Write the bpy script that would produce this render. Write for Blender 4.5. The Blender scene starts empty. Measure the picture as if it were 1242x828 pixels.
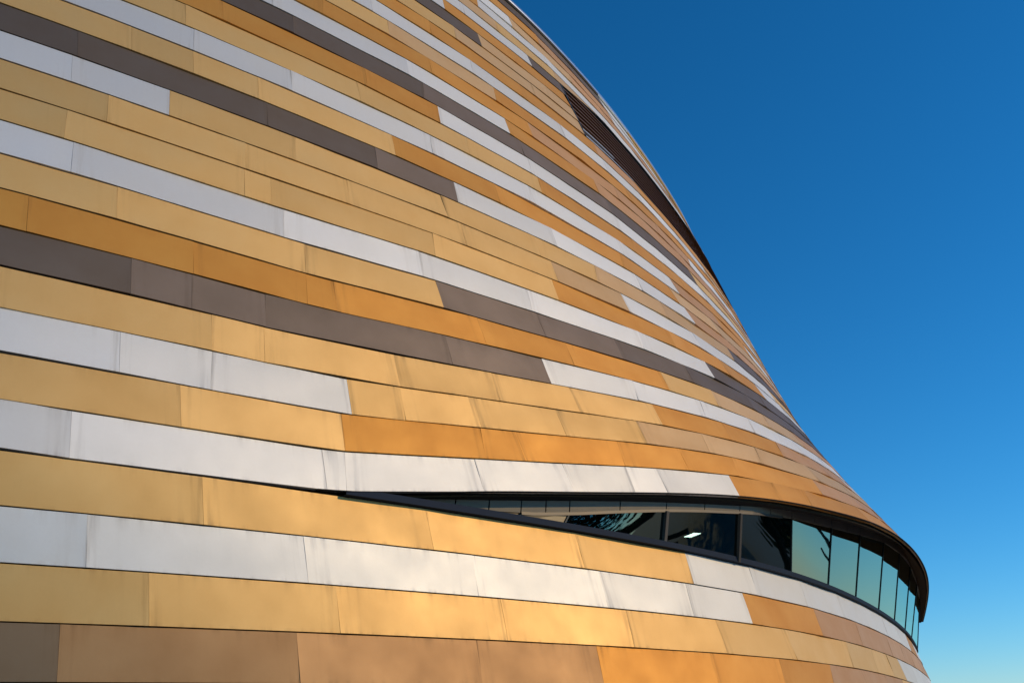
import bpy, bmesh, math, random
import numpy as np
from mathutils import Matrix, Vector, noise

# ----------------------------------------------------------------------------
# Curved, metal-clad arena seen from the ground.  The form is a measured surface:
# r(theta, course) and z(theta, course) on cubic B-spline grids (unit = one course).
# ----------------------------------------------------------------------------
CX, CY = -50.34563, 62.17168
FOC, PITCH, ROLL = 1199.995, 0.383970, 0.031125
R_UP = np.array([[61.442,60.693,59.847,59.009,58.174,57.340,56.506,55.673,54.839,54.004,53.167,52.333,51.440],
[61.217,60.455,59.685,58.906,58.108,57.289,56.453,55.609,54.756,53.897,53.033,52.171,51.305],
[61.018,60.308,59.605,58.876,58.106,57.293,56.457,55.601,54.729,53.846,52.960,52.070,51.186],
[60.917,60.265,59.609,58.922,58.167,57.358,56.520,55.651,54.760,53.858,52.949,52.040,51.128],
[60.937,60.321,59.697,59.039,58.289,57.483,56.643,55.760,54.851,53.931,53.004,52.074,51.143],
[61.075,60.485,59.868,59.218,58.466,57.674,56.827,55.926,55.003,54.068,53.124,52.176,51.227],
[61.331,60.749,60.119,59.459,58.709,57.927,57.072,56.153,55.218,54.270,53.310,52.344,51.377],
[61.711,61.111,60.455,59.770,59.027,58.238,57.376,56.443,55.497,54.537,53.563,52.578,51.594],
[62.227,61.579,60.888,60.183,59.419,58.602,57.746,56.802,55.839,54.867,53.877,52.875,51.873],
[62.890,62.171,61.435,60.695,59.895,59.038,58.176,57.218,56.237,55.250,54.246,53.229,52.211],
[63.711,62.911,62.107,61.298,60.456,59.560,58.657,57.679,56.681,55.677,54.659,53.630,52.600],
[64.694,63.788,62.898,62.008,61.096,60.147,59.180,58.165,57.152,56.131,55.103,54.068,53.030],
[65.831,64.798,63.788,62.798,61.793,60.766,59.733,58.679,57.650,56.608,55.569,54.532,53.496],
[67.092,65.896,64.732,63.626,62.521,61.377,60.304,59.230,58.182,57.109,56.052,55.018,53.991],
[68.424,67.051,65.710,64.446,63.240,62.004,60.885,59.803,58.747,57.640,56.556,55.528,54.513],
[69.615,68.173,66.659,65.241,63.947,62.655,61.485,60.396,59.338,58.204,57.096,56.072,55.067],
[70.451,68.782,67.177,65.708,64.431,63.298,62.147,61.013,59.949,58.808,57.698,56.667,55.666],
[71.247,69.530,67.799,66.274,64.967,63.958,62.862,61.679,60.606,59.474,58.376,57.327,56.316],
[72.132,70.304,68.475,66.884,65.555,64.683,63.623,62.423,61.336,60.225,59.141,58.068,57.021],
[73.128,71.193,69.271,67.618,66.327,65.484,64.445,63.262,62.177,61.080,59.999,58.892,57.799],
[74.240,72.221,70.216,68.530,67.202,66.383,65.363,64.196,63.128,62.050,60.965,59.816,58.674],
[75.464,73.391,71.317,69.558,68.218,67.418,66.397,65.233,64.186,63.134,62.040,60.848,59.664],
[76.807,74.688,72.548,70.742,69.387,68.605,67.556,66.386,65.353,64.319,63.209,61.992,60.779],
[78.309,76.136,73.958,72.084,70.752,69.944,68.851,67.671,66.630,65.589,64.461,63.235,62.008],
[79.971,77.768,75.548,73.628,72.320,71.434,70.291,69.096,68.017,66.933,65.786,64.565,63.337],
[81.831,79.624,77.354,75.407,74.094,73.085,71.863,70.648,69.506,68.363,67.190,65.970,64.749],
[83.914,81.713,79.411,77.436,76.094,74.894,73.587,72.324,71.095,69.890,68.674,67.457,66.210],
[86.243,84.093,81.748,79.759,78.307,76.913,75.243,74.135,72.754,71.494,70.227,68.991,67.678],
[88.919,86.798,84.415,82.383,80.786,79.043,76.885,75.945,74.413,73.098,71.781,70.525,69.146],
[92.010,89.879,87.460,85.343,83.513,81.175,78.528,77.756,76.072,74.701,73.335,72.059,70.615],
[95.587,93.383,90.924,88.657,86.505,83.283,80.170,79.567,77.731,76.305,74.889,73.593,72.083],
[99.611,97.422,94.845,92.378,89.606,85.390,81.813,81.377,79.390,77.909,76.443,75.127,73.552],
[103.763,101.970,99.271,96.335,92.713,87.497,83.455,83.188,81.049,79.513,77.997,76.661,75.020]])
R_LOW = np.array([[54.091,56.899,59.706,62.513],
[55.628,57.688,59.749,61.809],
[57.199,58.558,59.917,61.276],
[58.803,59.508,60.212,60.914],
[60.439,60.540,60.635,60.726],
[62.110,61.644,61.187,60.718],
[63.812,62.833,61.869,60.910],
[65.452,64.112,62.766,61.421],
[66.846,65.341,63.817,62.278],
[67.880,66.378,64.864,63.335],
[68.641,67.244,65.854,64.466],
[69.379,68.137,66.905,65.684],
[70.351,69.253,68.159,67.069],
[71.724,70.713,69.698,68.681],
[73.611,72.588,71.563,70.537],
[76.120,74.967,73.811,72.647],
[79.358,77.926,76.497,75.068],
[83.424,81.583,79.750,77.934],
[88.375,86.045,83.709,81.362]])
LIFT = np.array([[0.183,0.100,0.073,0.044,0.021,0.002,-0.010,-0.017,-0.018,-0.017,-0.015,-0.011,-0.007],
[0.024,0.010,0.004,-0.002,-0.005,-0.006,-0.005,-0.004,-0.003,-0.002,-0.003,-0.004,-0.005],
[-0.153,-0.116,-0.085,-0.055,-0.029,-0.008,0.007,0.015,0.017,0.014,0.010,0.004,-0.003],
[-0.423,-0.307,-0.205,-0.113,-0.043,0.005,0.031,0.041,0.041,0.034,0.025,0.014,0.003],
[-0.798,-0.578,-0.356,-0.158,-0.027,0.032,0.060,0.070,0.067,0.058,0.045,0.031,0.018],
[-1.116,-0.834,-0.475,-0.159,-0.007,0.043,0.084,0.095,0.092,0.083,0.072,0.061,0.051],
[-1.236,-0.743,-0.370,-0.114,-0.028,0.049,0.090,0.104,0.108,0.107,0.106,0.105,0.108],
[-1.257,-0.794,-0.400,-0.206,-0.017,0.076,0.092,0.100,0.109,0.121,0.138,0.157,0.178],
[-0.934,-0.689,-0.379,-0.172,-0.006,0.081,0.102,0.082,0.087,0.109,0.144,0.185,0.212],
[-0.257,-0.187,-0.133,0.060,0.095,0.068,0.067,0.044,0.039,0.056,0.087,0.123,0.151],
[0.297,0.167,0.063,0.056,0.079,0.025,0.034,0.019,-0.009,-0.012,-0.007,0.003,0.018],
[0.755,0.577,0.424,0.184,0.072,0.048,-0.026,-0.068,-0.060,-0.082,-0.109,-0.118,-0.118],
[1.271,0.981,0.629,0.272,0.092,0.025,-0.056,-0.133,-0.155,-0.168,-0.188,-0.201,-0.200],
[1.680,1.263,0.783,0.374,0.128,-0.018,-0.052,-0.096,-0.136,-0.152,-0.177,-0.199,-0.202],
[1.892,1.349,0.862,0.445,0.124,-0.106,-0.147,-0.122,-0.086,-0.087,-0.108,-0.129,-0.145],
[2.055,1.456,0.863,0.393,0.120,-0.070,-0.158,-0.140,-0.084,-0.074,-0.085,-0.086,-0.086],
[2.201,1.680,1.156,0.668,0.315,-0.019,-0.129,-0.100,-0.082,-0.092,-0.111,-0.083,-0.054],
[2.298,1.869,1.439,0.972,0.585,0.090,-0.119,-0.113,-0.139,-0.096,-0.071,-0.030,-0.026],
[2.339,2.027,1.739,1.326,0.910,0.161,-0.113,-0.092,-0.144,-0.091,-0.061,-0.002,-0.017],
[2.343,2.185,2.025,1.651,1.104,0.176,-0.124,-0.055,-0.115,-0.085,-0.091,-0.041,-0.055],
[2.298,2.286,2.248,1.859,1.266,0.197,-0.127,-0.016,-0.074,-0.042,-0.060,-0.035,-0.097],
[2.233,2.340,2.410,2.060,1.422,0.252,-0.108,0.020,-0.050,-0.008,-0.033,-0.021,-0.114],
[2.165,2.400,2.586,2.240,1.610,0.281,-0.132,0.009,-0.057,0.017,-0.008,0.007,-0.096],
[2.059,2.480,2.729,2.456,1.762,0.270,-0.118,0.026,-0.027,0.039,0.017,0.037,-0.064],
[2.015,2.538,2.891,2.672,1.843,0.301,-0.122,0.050,-0.027,0.033,0.007,0.040,-0.048],
[1.952,2.599,3.075,2.806,1.952,0.281,-0.103,0.044,-0.019,0.024,0.003,0.035,-0.047],
[1.734,2.682,3.159,2.974,1.982,0.332,-0.123,0.066,-0.037,0.029,-0.008,0.037,-0.068],
[1.567,2.702,3.251,3.124,1.985,0.454,-0.507,0.189,-0.065,0.049,-0.012,0.044,-0.091],
[1.524,2.703,3.369,3.201,2.074,0.308,-0.903,0.311,-0.093,0.068,-0.016,0.052,-0.114],
[1.451,2.719,3.454,3.294,2.093,0.162,-1.298,0.434,-0.121,0.088,-0.019,0.059,-0.137],
[1.373,2.740,3.529,3.372,2.076,0.021,-1.694,0.557,-0.149,0.107,-0.023,0.067,-0.160],
[1.328,2.753,3.600,3.424,1.959,-0.120,-2.089,0.680,-0.177,0.127,-0.027,0.074,-0.183],
[1.289,2.778,3.655,3.422,1.833,-0.261,-2.484,0.803,-0.204,0.147,-0.030,0.082,-0.206]])
Z_UP = np.array([1.3315,6.0384,10.5652,15.2392,20.0288,24.8629,29.6996,34.4749,39.2653])
Z_LOW = (2.20195, 1.00883)
# course: (finish of first panel, [(joint angle top, joint angle bottom, finish to its right), ...])
COURSES = {
-1: ('F', [(-0.4785,-0.4785,'F'),(-0.4022,-0.4022,'F'),(-0.3242,-0.3242,'F'),(-0.2536,-0.2536,'F'),(-0.1878,-0.1878,'F'),(-0.1208,-0.1208,'F'),(-0.0503,-0.0503,'F'),(0.016,0.016,'F'),(0.0842,0.0854,'C'),(0.1573,0.1584,'C'),(0.2289,0.2286,'C'),(0.2893,0.2881,'O'),(0.3654,0.3619,'O'),(0.428,0.4228,'O'),(0.4967,0.4868,'P'),(0.5626,0.5626,'P'),(0.6326,0.6326,'P'),(0.7093,0.7093,'T'),(0.786,0.786,'T'),(0.8624,0.8624,'W'),(0.9313,0.9313,'W'),(1.01,1.01,'W'),(1.08,1.08,'W'),(1.15,1.15,'W')]),
0: ('T', [(-0.4839,-0.4839,'T'),(-0.4063,-0.4063,'T'),(-0.3333,-0.3333,'T'),(-0.2554,-0.2554,'T'),(-0.1863,-0.1863,'T'),(-0.1136,-0.1136,'T'),(-0.0363,-0.0363,'T'),(0.0419,0.0419,'T'),(0.108,0.1094,'T'),(0.1721,0.173,'T'),(0.2436,0.2434,'T'),(0.3139,0.3116,'T'),(0.379,0.3786,'T'),(0.4499,0.4493,'T'),(0.5502,0.5429,'T'),(0.6205,0.6106,'T'),(0.6724,0.6745,'T'),(0.7243,0.7384,'W'),(0.8154,0.8154,'W'),(0.8862,0.8862,'W'),(0.9572,0.9572,'W'),(1.026,1.026,'W'),(1.092,1.092,'W'),(1.171,1.171,'W')]),
1: ('W', [(-0.481,-0.481,'W'),(-0.4099,-0.4099,'W'),(-0.3425,-0.3425,'W'),(-0.2713,-0.2713,'W'),(-0.1974,-0.1974,'W'),(-0.1194,-0.1194,'W'),(-0.0537,-0.0537,'W'),(0.0208,0.0208,'W'),(0.0877,0.0892,'W'),(0.1599,0.1615,'W'),(0.233,0.2328,'W'),(0.3025,0.3024,'W'),(0.3643,0.3612,'W'),(0.4154,0.4131,'O'),(0.5075,0.5053,'P'),(0.5981,0.5943,'P'),(0.7096,0.7038,'P'),(0.7771,0.7771,'P'),(0.8447,0.8447,'P'),(0.9216,0.9216,'P'),(0.9904,0.9904,'P'),(1.068,1.068,'O'),(1.137,1.137,'W')]),
2: ('T', [(-0.4694,-0.4694,'T'),(-0.3986,-0.3986,'T'),(-0.3227,-0.3227,'T'),(-0.244,-0.244,'T'),(-0.175,-0.175,'T'),(-0.11,-0.11,'T'),(-0.0313,-0.0313,'T'),(0.0441,0.0441,'T'),(0.1226,0.1241,'T'),(0.2129,0.2145,'T'),(0.2943,0.294,'T'),(0.3731,0.3708,'W'),(0.4348,0.4313,'W'),(0.5027,0.4989,'W'),(0.5757,0.5717,'W'),(0.6488,0.6445,'W'),(0.7218,0.7173,'W'),(0.7957,0.7957,'W'),(0.8723,0.8723,'O'),(0.9499,0.9499,'W'),(1.02,1.02,'W'),(1.09,1.09,'T'),(1.161,1.161,'T')]),
3: ('W', [(-0.491,-0.491,'W'),(-0.4176,-0.4176,'W'),(-0.3422,-0.3422,'W'),(-0.2765,-0.2765,'W'),(-0.21,-0.21,'W'),(-0.132,-0.132,'W'),(-0.0643,-0.0643,'W'),(0.0069,0.0069,'W'),(0.0799,0.08,'W'),(0.1689,0.1692,'W'),(0.1785,0.1771,'W'),(0.2387,0.2396,'W'),(0.2867,0.2881,'W'),(0.3262,0.3249,'W'),(0.347,0.3465,'W'),(0.4009,0.3991,'O'),(0.4377,0.4345,'O'),(0.4703,0.4634,'O'),(0.5422,0.5422,'O'),(0.6148,0.6148,'O'),(0.6843,0.6843,'P'),(0.7533,0.7533,'P'),(0.8275,0.8275,'O'),(0.8958,0.8958,'O'),(0.9611,0.9611,'O'),(1.03,1.03,'O'),(1.106,1.106,'O'),(1.171,1.171,'O')]),
4: ('T', [(-0.4587,-0.4587,'T'),(-0.38,-0.38,'T'),(-0.307,-0.307,'T'),(-0.2405,-0.2405,'T'),(-0.1712,-0.1712,'T'),(-0.0936,-0.0936,'T'),(-0.0241,-0.0241,'T'),(0.0445,0.0445,'T'),(0.1153,0.1154,'T'),(0.1787,0.1783,'O'),(0.2458,0.2443,'O'),(0.2644,0.2658,'O'),(0.3269,0.3255,'O'),(0.371,0.3699,'O'),(0.4144,0.4092,'O'),(0.497,0.4916,'P'),(0.5658,0.5658,'P'),(0.6409,0.6409,'L'),(0.7071,0.7071,'P'),(0.7848,0.7848,'P'),(0.8545,0.8545,'P'),(0.9308,0.9308,'P'),(1.007,1.007,'P'),(1.081,1.081,'P'),(1.15,1.15,'P')]),
5: ('W', [(-0.4219,-0.4219,'W'),(-0.3474,-0.3474,'W'),(-0.2687,-0.2687,'W'),(-0.2021,-0.2021,'W'),(-0.1243,-0.1243,'W'),(-0.0589,-0.0589,'W'),(0.0156,0.0156,'W'),(0.0942,0.0942,'W'),(0.1274,0.1262,'W'),(0.1834,0.1835,'T'),(0.2085,0.2082,'T'),(0.2456,0.2463,'T'),(0.2938,0.2948,'T'),(0.3481,0.3479,'L'),(0.3991,0.3958,'L'),(0.4481,0.4422,'L'),(0.5079,0.5079,'L'),(0.5809,0.5809,'L'),(0.659,0.659,'T'),(0.7269,0.7269,'P'),(0.8043,0.8043,'L'),(0.8817,0.8817,'L'),(0.9592,0.9592,'P'),(1.029,1.029,'P'),(1.105,1.105,'P'),(1.177,1.177,'T')]),
6: ('T', [(-0.4498,-0.4498,'T'),(-0.373,-0.373,'T'),(-0.308,-0.308,'T'),(-0.2357,-0.2357,'T'),(-0.1598,-0.1598,'T'),(-0.0898,-0.0898,'T'),(-0.023,-0.023,'T'),(0.0505,0.0505,'T'),(0.1278,0.1273,'T'),(0.149,0.1481,'T'),(0.2081,0.2087,'T'),(0.2605,0.2607,'T'),(0.3079,0.3096,'T'),(0.3679,0.3678,'O'),(0.4281,0.4259,'O'),(0.4864,0.4796,'P'),(0.5563,0.5563,'P'),(0.6277,0.6277,'W'),(0.698,0.698,'W'),(0.7752,0.7752,'W'),(0.8411,0.8411,'W'),(0.9174,0.9174,'W'),(0.9966,0.9966,'W'),(1.072,1.072,'W'),(1.145,1.145,'W')]),
7: ('D', [(-0.4726,-0.4726,'D'),(-0.3954,-0.3954,'D'),(-0.3259,-0.3259,'D'),(-0.2509,-0.2509,'D'),(-0.1838,-0.1838,'D'),(-0.1136,-0.1136,'D'),(-0.0408,-0.0408,'D'),(0.0257,0.0257,'D'),(0.0974,0.0973,'E'),(0.1205,0.1199,'E'),(0.1506,0.1495,'E'),(0.2386,0.2387,'E'),(0.2962,0.2969,'W'),(0.3607,0.3572,'W'),(0.4189,0.4134,'W'),(0.4696,0.4631,'W'),(0.5316,0.5316,'W'),(0.5965,0.5965,'W'),(0.663,0.663,'P'),(0.7348,0.7348,'O'),(0.8055,0.8055,'O'),(0.8814,0.8814,'O'),(0.9552,0.9552,'O'),(1.029,1.029,'O'),(1.107,1.107,'O'),(1.185,1.185,'O')]),
8: ('O', [(-0.4379,-0.4379,'O'),(-0.3712,-0.3712,'O'),(-0.2968,-0.2968,'O'),(-0.2268,-0.2268,'O'),(-0.1509,-0.1509,'O'),(-0.0841,-0.0841,'O'),(-0.0129,-0.0129,'O'),(0.0607,0.061,'O'),(0.1215,0.1209,'O'),(0.1705,0.1692,'O'),(0.1834,0.183,'O'),(0.2612,0.262,'O'),(0.3186,0.3182,'O'),(0.3928,0.3918,'T'),(0.4419,0.4376,'L'),(0.506,0.4988,'L'),(0.5648,0.5648,'P'),(0.6321,0.6321,'P'),(0.7023,0.7023,'P'),(0.7722,0.7722,'P'),(0.8383,0.8383,'P'),(0.9166,0.9166,'W'),(0.9861,0.9861,'W'),(1.051,1.051,'T'),(1.128,1.128,'T')]),
9: ('T', [(-0.431,-0.431,'T'),(-0.3638,-0.3638,'T'),(-0.2848,-0.2848,'T'),(-0.2066,-0.2066,'T'),(-0.1407,-0.1407,'T'),(-0.0616,-0.0616,'T'),(0.0127,0.0127,'T'),(0.0917,0.0916,'T'),(0.1716,0.1702,'T'),(0.2406,0.2413,'E'),(0.3041,0.3049,'E'),(0.3628,0.3619,'D'),(0.4266,0.4241,'D'),(0.5006,0.4931,'D'),(0.5648,0.5648,'D'),(0.6328,0.6328,'D'),(0.7071,0.7071,'D'),(0.7818,0.7818,'D'),(0.85,0.85,'D'),(0.918,0.918,'D'),(0.9936,0.9936,'D'),(1.066,1.066,'D'),(1.142,1.142,'D')]),
10: ('W', [(-0.4367,-0.4367,'W'),(-0.36,-0.36,'W'),(-0.2871,-0.2871,'W'),(-0.2157,-0.2157,'W'),(-0.138,-0.138,'W'),(-0.0696,-0.0696,'W'),(0.0037,0.0037,'W'),(0.0748,0.0743,'W'),(0.1631,0.1613,'W'),(0.2345,0.2331,'W'),(0.3042,0.3012,'W'),(0.3924,0.3881,'W'),(0.4622,0.4599,'D'),(0.5442,0.5337,'D'),(0.6043,0.6043,'D'),(0.6695,0.6695,'D'),(0.7409,0.7409,'D'),(0.8148,0.8148,'D'),(0.8911,0.8911,'D'),(0.9667,0.9667,'D'),(1.041,1.041,'D'),(1.114,1.114,'O'),(1.18,1.18,'T')]),
11: ('T', [(-0.4283,-0.4283,'T'),(-0.3621,-0.3621,'T'),(-0.295,-0.295,'T'),(-0.2227,-0.2227,'T'),(-0.1541,-0.1541,'T'),(-0.0755,-0.0755,'T'),(-0.0028,-0.0028,'T'),(0.0718,0.0711,'T'),(0.1462,0.145,'T'),(0.1587,0.1576,'T'),(0.2467,0.2444,'T'),(0.3284,0.3269,'O'),(0.433,0.4298,'O'),(0.4951,0.4951,'O'),(0.5616,0.5616,'W'),(0.6352,0.6352,'W'),(0.7025,0.7025,'L'),(0.781,0.781,'L'),(0.8561,0.8561,'L'),(0.9309,0.9309,'L'),(1.004,1.004,'L'),(1.071,1.071,'L'),(1.143,1.143,'O')]),
12: ('T', [(-0.4777,-0.4777,'T'),(-0.4088,-0.4088,'T'),(-0.3299,-0.3299,'T'),(-0.2642,-0.2642,'T'),(-0.197,-0.197,'T'),(-0.1264,-0.1264,'T'),(-0.0573,-0.0573,'T'),(0.0153,0.0153,'T'),(0.0875,0.0869,'T'),(0.1481,0.1468,'T'),(0.2003,0.1997,'T'),(0.2691,0.2682,'T'),(0.3345,0.3333,'L'),(0.3953,0.3945,'W'),(0.4764,0.4719,'W'),(0.5464,0.5464,'W'),(0.6226,0.6226,'T'),(0.6996,0.6996,'T'),(0.7678,0.7678,'T'),(0.8394,0.8394,'T'),(0.9069,0.9069,'T'),(0.986,0.986,'T'),(1.064,1.064,'T'),(1.134,1.134,'T')]),
13: ('W', [(-0.4399,-0.4399,'W'),(-0.3664,-0.3664,'W'),(-0.2887,-0.2887,'W'),(-0.2146,-0.2146,'W'),(-0.1454,-0.1454,'W'),(-0.0675,-0.0675,'W'),(0.0063,0.0063,'W'),(0.0726,0.0725,'W'),(0.1138,0.1129,'T'),(0.175,0.173,'T'),(0.2605,0.2606,'T'),(0.3283,0.3264,'T'),(0.3802,0.3738,'L'),(0.449,0.4447,'L'),(0.551,0.5427,'D'),(0.608,0.608,'D'),(0.6765,0.6765,'D'),(0.7508,0.7508,'D'),(0.8285,0.8285,'D'),(0.8982,0.8982,'D'),(0.9759,0.9759,'D'),(1.053,1.053,'D'),(1.128,1.128,'D')]),
14: ('D', [(-0.423,-0.423,'D'),(-0.3546,-0.3546,'D'),(-0.2812,-0.2812,'D'),(-0.2085,-0.2085,'D'),(-0.1365,-0.1365,'D'),(-0.0615,-0.0615,'D'),(0.0045,0.0045,'D'),(0.0744,0.0745,'D'),(0.1619,0.1605,'D'),(0.2227,0.221,'E'),(0.2741,0.2723,'W'),(0.3492,0.3472,'W'),(0.4325,0.429,'W'),(0.4967,0.4967,'P'),(0.5746,0.5746,'P'),(0.6411,0.6411,'P'),(0.7178,0.7178,'P'),(0.7826,0.7826,'P'),(0.8563,0.8563,'P'),(0.9214,0.9214,'P'),(0.9867,0.9867,'P'),(1.054,1.054,'P'),(1.131,1.131,'P')]),
15: ('T', [(-0.4694,-0.4694,'T'),(-0.3965,-0.3965,'T'),(-0.3244,-0.3244,'T'),(-0.2522,-0.2522,'T'),(-0.1865,-0.1865,'T'),(-0.1146,-0.1146,'T'),(-0.0473,-0.0473,'T'),(0.0233,0.0233,'T'),(0.0972,0.0969,'T'),(0.126,0.1252,'T'),(0.1587,0.1576,'T'),(0.2369,0.2357,'O'),(0.31,0.3084,'O'),(0.4281,0.4204,'O'),(0.4893,0.4893,'L'),(0.5587,0.5587,'L'),(0.6363,0.6363,'L'),(0.7051,0.7051,'L'),(0.7757,0.7757,'L'),(0.8526,0.8526,'L'),(0.9264,0.9264,'P'),(0.9924,0.9924,'P'),(1.066,1.066,'P'),(1.14,1.14,'P')]),
16: ('W', [(-0.4618,-0.4618,'W'),(-0.386,-0.386,'W'),(-0.3119,-0.3119,'W'),(-0.244,-0.244,'W'),(-0.1755,-0.1755,'W'),(-0.0973,-0.0973,'W'),(-0.0224,-0.0224,'W'),(0.0513,0.0513,'W'),(0.1274,0.126,'W'),(0.1788,0.1773,'W'),(0.2668,0.2643,'W'),(0.3441,0.3411,'W'),(0.4367,0.4319,'W'),(0.506,0.506,'P'),(0.5851,0.5851,'O'),(0.6573,0.6573,'W'),(0.7264,0.7264,'W'),(0.8007,0.8007,'W'),(0.8666,0.8666,'W'),(0.934,0.934,'W'),(0.9992,0.9992,'W'),(1.067,1.067,'T'),(1.14,1.14,'T')]),
17: ('T', [(-0.4512,-0.4512,'T'),(-0.3729,-0.3729,'T'),(-0.3058,-0.3058,'T'),(-0.2402,-0.2402,'T'),(-0.1747,-0.1747,'T'),(-0.099,-0.099,'T'),(-0.0319,-0.0319,'T'),(0.0471,0.0471,'T'),(0.1241,0.1232,'T'),(0.2217,0.2208,'T'),(0.2998,0.2961,'T'),(0.3609,0.357,'O'),(0.4647,0.4594,'O'),(0.5376,0.5376,'O'),(0.6061,0.6061,'O'),(0.6806,0.6806,'O'),(0.7576,0.7576,'O'),(0.828,0.828,'O'),(0.9,0.9,'O'),(0.971,0.971,'O'),(1.036,1.036,'O'),(1.104,1.104,'O'),(1.173,1.173,'O')]),
18: ('O', [(-0.4261,-0.4261,'O'),(-0.3536,-0.3536,'O'),(-0.2862,-0.2862,'O'),(-0.207,-0.207,'O'),(-0.139,-0.139,'O'),(-0.0726,-0.0726,'O'),(-0.0001,-0.0001,'O'),(0.0702,0.0702,'O'),(0.1448,0.1433,'O'),(0.2305,0.2282,'O'),(0.2827,0.2797,'W'),(0.3595,0.3562,'W'),(0.4554,0.4507,'W'),(0.5158,0.5158,'W'),(0.5925,0.5925,'W'),(0.6708,0.6708,'W'),(0.7362,0.7362,'W'),(0.8114,0.8114,'W'),(0.8782,0.8782,'W'),(0.9496,0.9496,'W'),(1.021,1.021,'T'),(1.096,1.096,'T'),(1.171,1.171,'W')]),
19: ('D', [(-0.4764,-0.4764,'D'),(-0.4012,-0.4012,'D'),(-0.3277,-0.3277,'D'),(-0.2543,-0.2543,'D'),(-0.1806,-0.1806,'D'),(-0.1132,-0.1132,'D'),(-0.0408,-0.0408,'D'),(0.038,0.038,'D'),(0.1097,0.1097,'D'),(0.1874,0.1853,'D'),(0.2764,0.2725,'E'),(0.3595,0.3564,'E'),(0.4566,0.4522,'D'),(0.5173,0.5173,'D'),(0.5937,0.5937,'T'),(0.6604,0.6604,'T'),(0.7285,0.7285,'T'),(0.8011,0.8011,'T'),(0.8764,0.8764,'T'),(0.9533,0.9533,'T'),(1.026,1.026,'T'),(1.1,1.1,'T'),(1.165,1.165,'P')]),
20: ('W', [(-0.4628,-0.4628,'W'),(-0.3903,-0.3903,'W'),(-0.3134,-0.3134,'W'),(-0.2466,-0.2466,'W'),(-0.1738,-0.1738,'W'),(-0.1068,-0.1068,'W'),(-0.0391,-0.0391,'W'),(0.0347,0.0347,'W'),(0.1006,0.1006,'W'),(0.1773,0.1754,'W'),(0.269,0.266,'W'),(0.353,0.3506,'O'),(0.4521,0.448,'P'),(0.5178,0.5178,'P'),(0.5928,0.5928,'P'),(0.6597,0.6597,'P'),(0.7254,0.7254,'P'),(0.8026,0.8026,'L'),(0.8784,0.8784,'L'),(0.954,0.954,'O'),(1.023,1.023,'O'),(1.088,1.088,'O'),(1.165,1.165,'O')]),
21: ('O', [(-0.4485,-0.4485,'O'),(-0.3705,-0.3705,'O'),(-0.3028,-0.3028,'O'),(-0.2262,-0.2262,'O'),(-0.1477,-0.1477,'O'),(-0.0707,-0.0707,'O'),(-0.0018,-0.0018,'O'),(0.0761,0.0761,'O'),(0.147,0.147,'O'),(0.213,0.2094,'O'),(0.2919,0.2891,'O'),(0.3845,0.3811,'P'),(0.4932,0.4887,'P'),(0.5634,0.5531,'P'),(0.6335,0.6175,'W'),(0.6956,0.6956,'W'),(0.7605,0.7605,'W'),(0.8328,0.8328,'W'),(0.8986,0.8986,'W'),(0.9682,0.9682,'O'),(1.04,1.04,'O'),(1.115,1.115,'L'),(1.194,1.194,'L')]),
22: ('T', [(-0.442,-0.442,'T'),(-0.3733,-0.3733,'T'),(-0.3079,-0.3079,'T'),(-0.243,-0.243,'T'),(-0.1695,-0.1695,'T'),(-0.0958,-0.0958,'T'),(-0.0226,-0.0226,'T'),(0.0506,0.0506,'T'),(0.1173,0.1173,'T'),(0.1917,0.1917,'T'),(0.2639,0.2605,'L'),(0.357,0.3525,'O'),(0.4529,0.4483,'O'),(0.5224,0.5224,'O'),(0.5957,0.5957,'O'),(0.6627,0.6627,'O'),(0.7341,0.7341,'O'),(0.8054,0.8054,'O'),(0.8846,0.8846,'O'),(0.9497,0.9497,'O'),(1.028,1.028,'P'),(1.103,1.103,'P'),(1.182,1.182,'P')]),
23: ('W', [(-0.4518,-0.4518,'W'),(-0.3746,-0.3746,'W'),(-0.3053,-0.3053,'W'),(-0.2309,-0.2309,'W'),(-0.1608,-0.1608,'W'),(-0.0918,-0.0918,'W'),(-0.02,-0.02,'W'),(0.0478,0.0478,'W'),(0.1171,0.1171,'W'),(0.1862,0.1862,'W'),(0.2556,0.2525,'W'),(0.3413,0.3375,'W'),(0.4421,0.4379,'W'),(0.5031,0.497,'W'),(0.5641,0.556,'W'),(0.6421,0.6299,'W'),(0.7201,0.7037,'L'),(0.78,0.78,'L'),(0.8568,0.8568,'T'),(0.9356,0.9356,'T'),(1.008,1.008,'T'),(1.085,1.085,'T'),(1.153,1.153,'T')]),
24: ('O', [(-0.4677,-0.4677,'O'),(-0.4005,-0.4005,'O'),(-0.3301,-0.3301,'O'),(-0.2594,-0.2594,'O'),(-0.1919,-0.1919,'O'),(-0.1265,-0.1265,'O'),(-0.0568,-0.0568,'O'),(0.0153,0.0153,'O'),(0.0864,0.0864,'O'),(0.1648,0.1648,'O'),(0.2387,0.2387,'O'),(0.3091,0.3055,'O'),(0.4014,0.3973,'O'),(0.5003,0.4939,'P'),(0.5685,0.5685,'O'),(0.6474,0.6474,'O'),(0.7172,0.7172,'O'),(0.782,0.782,'O'),(0.8578,0.8578,'O'),(0.9296,0.9296,'O'),(1.001,1.001,'O'),(1.071,1.071,'L'),(1.143,1.143,'L')]),
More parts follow.
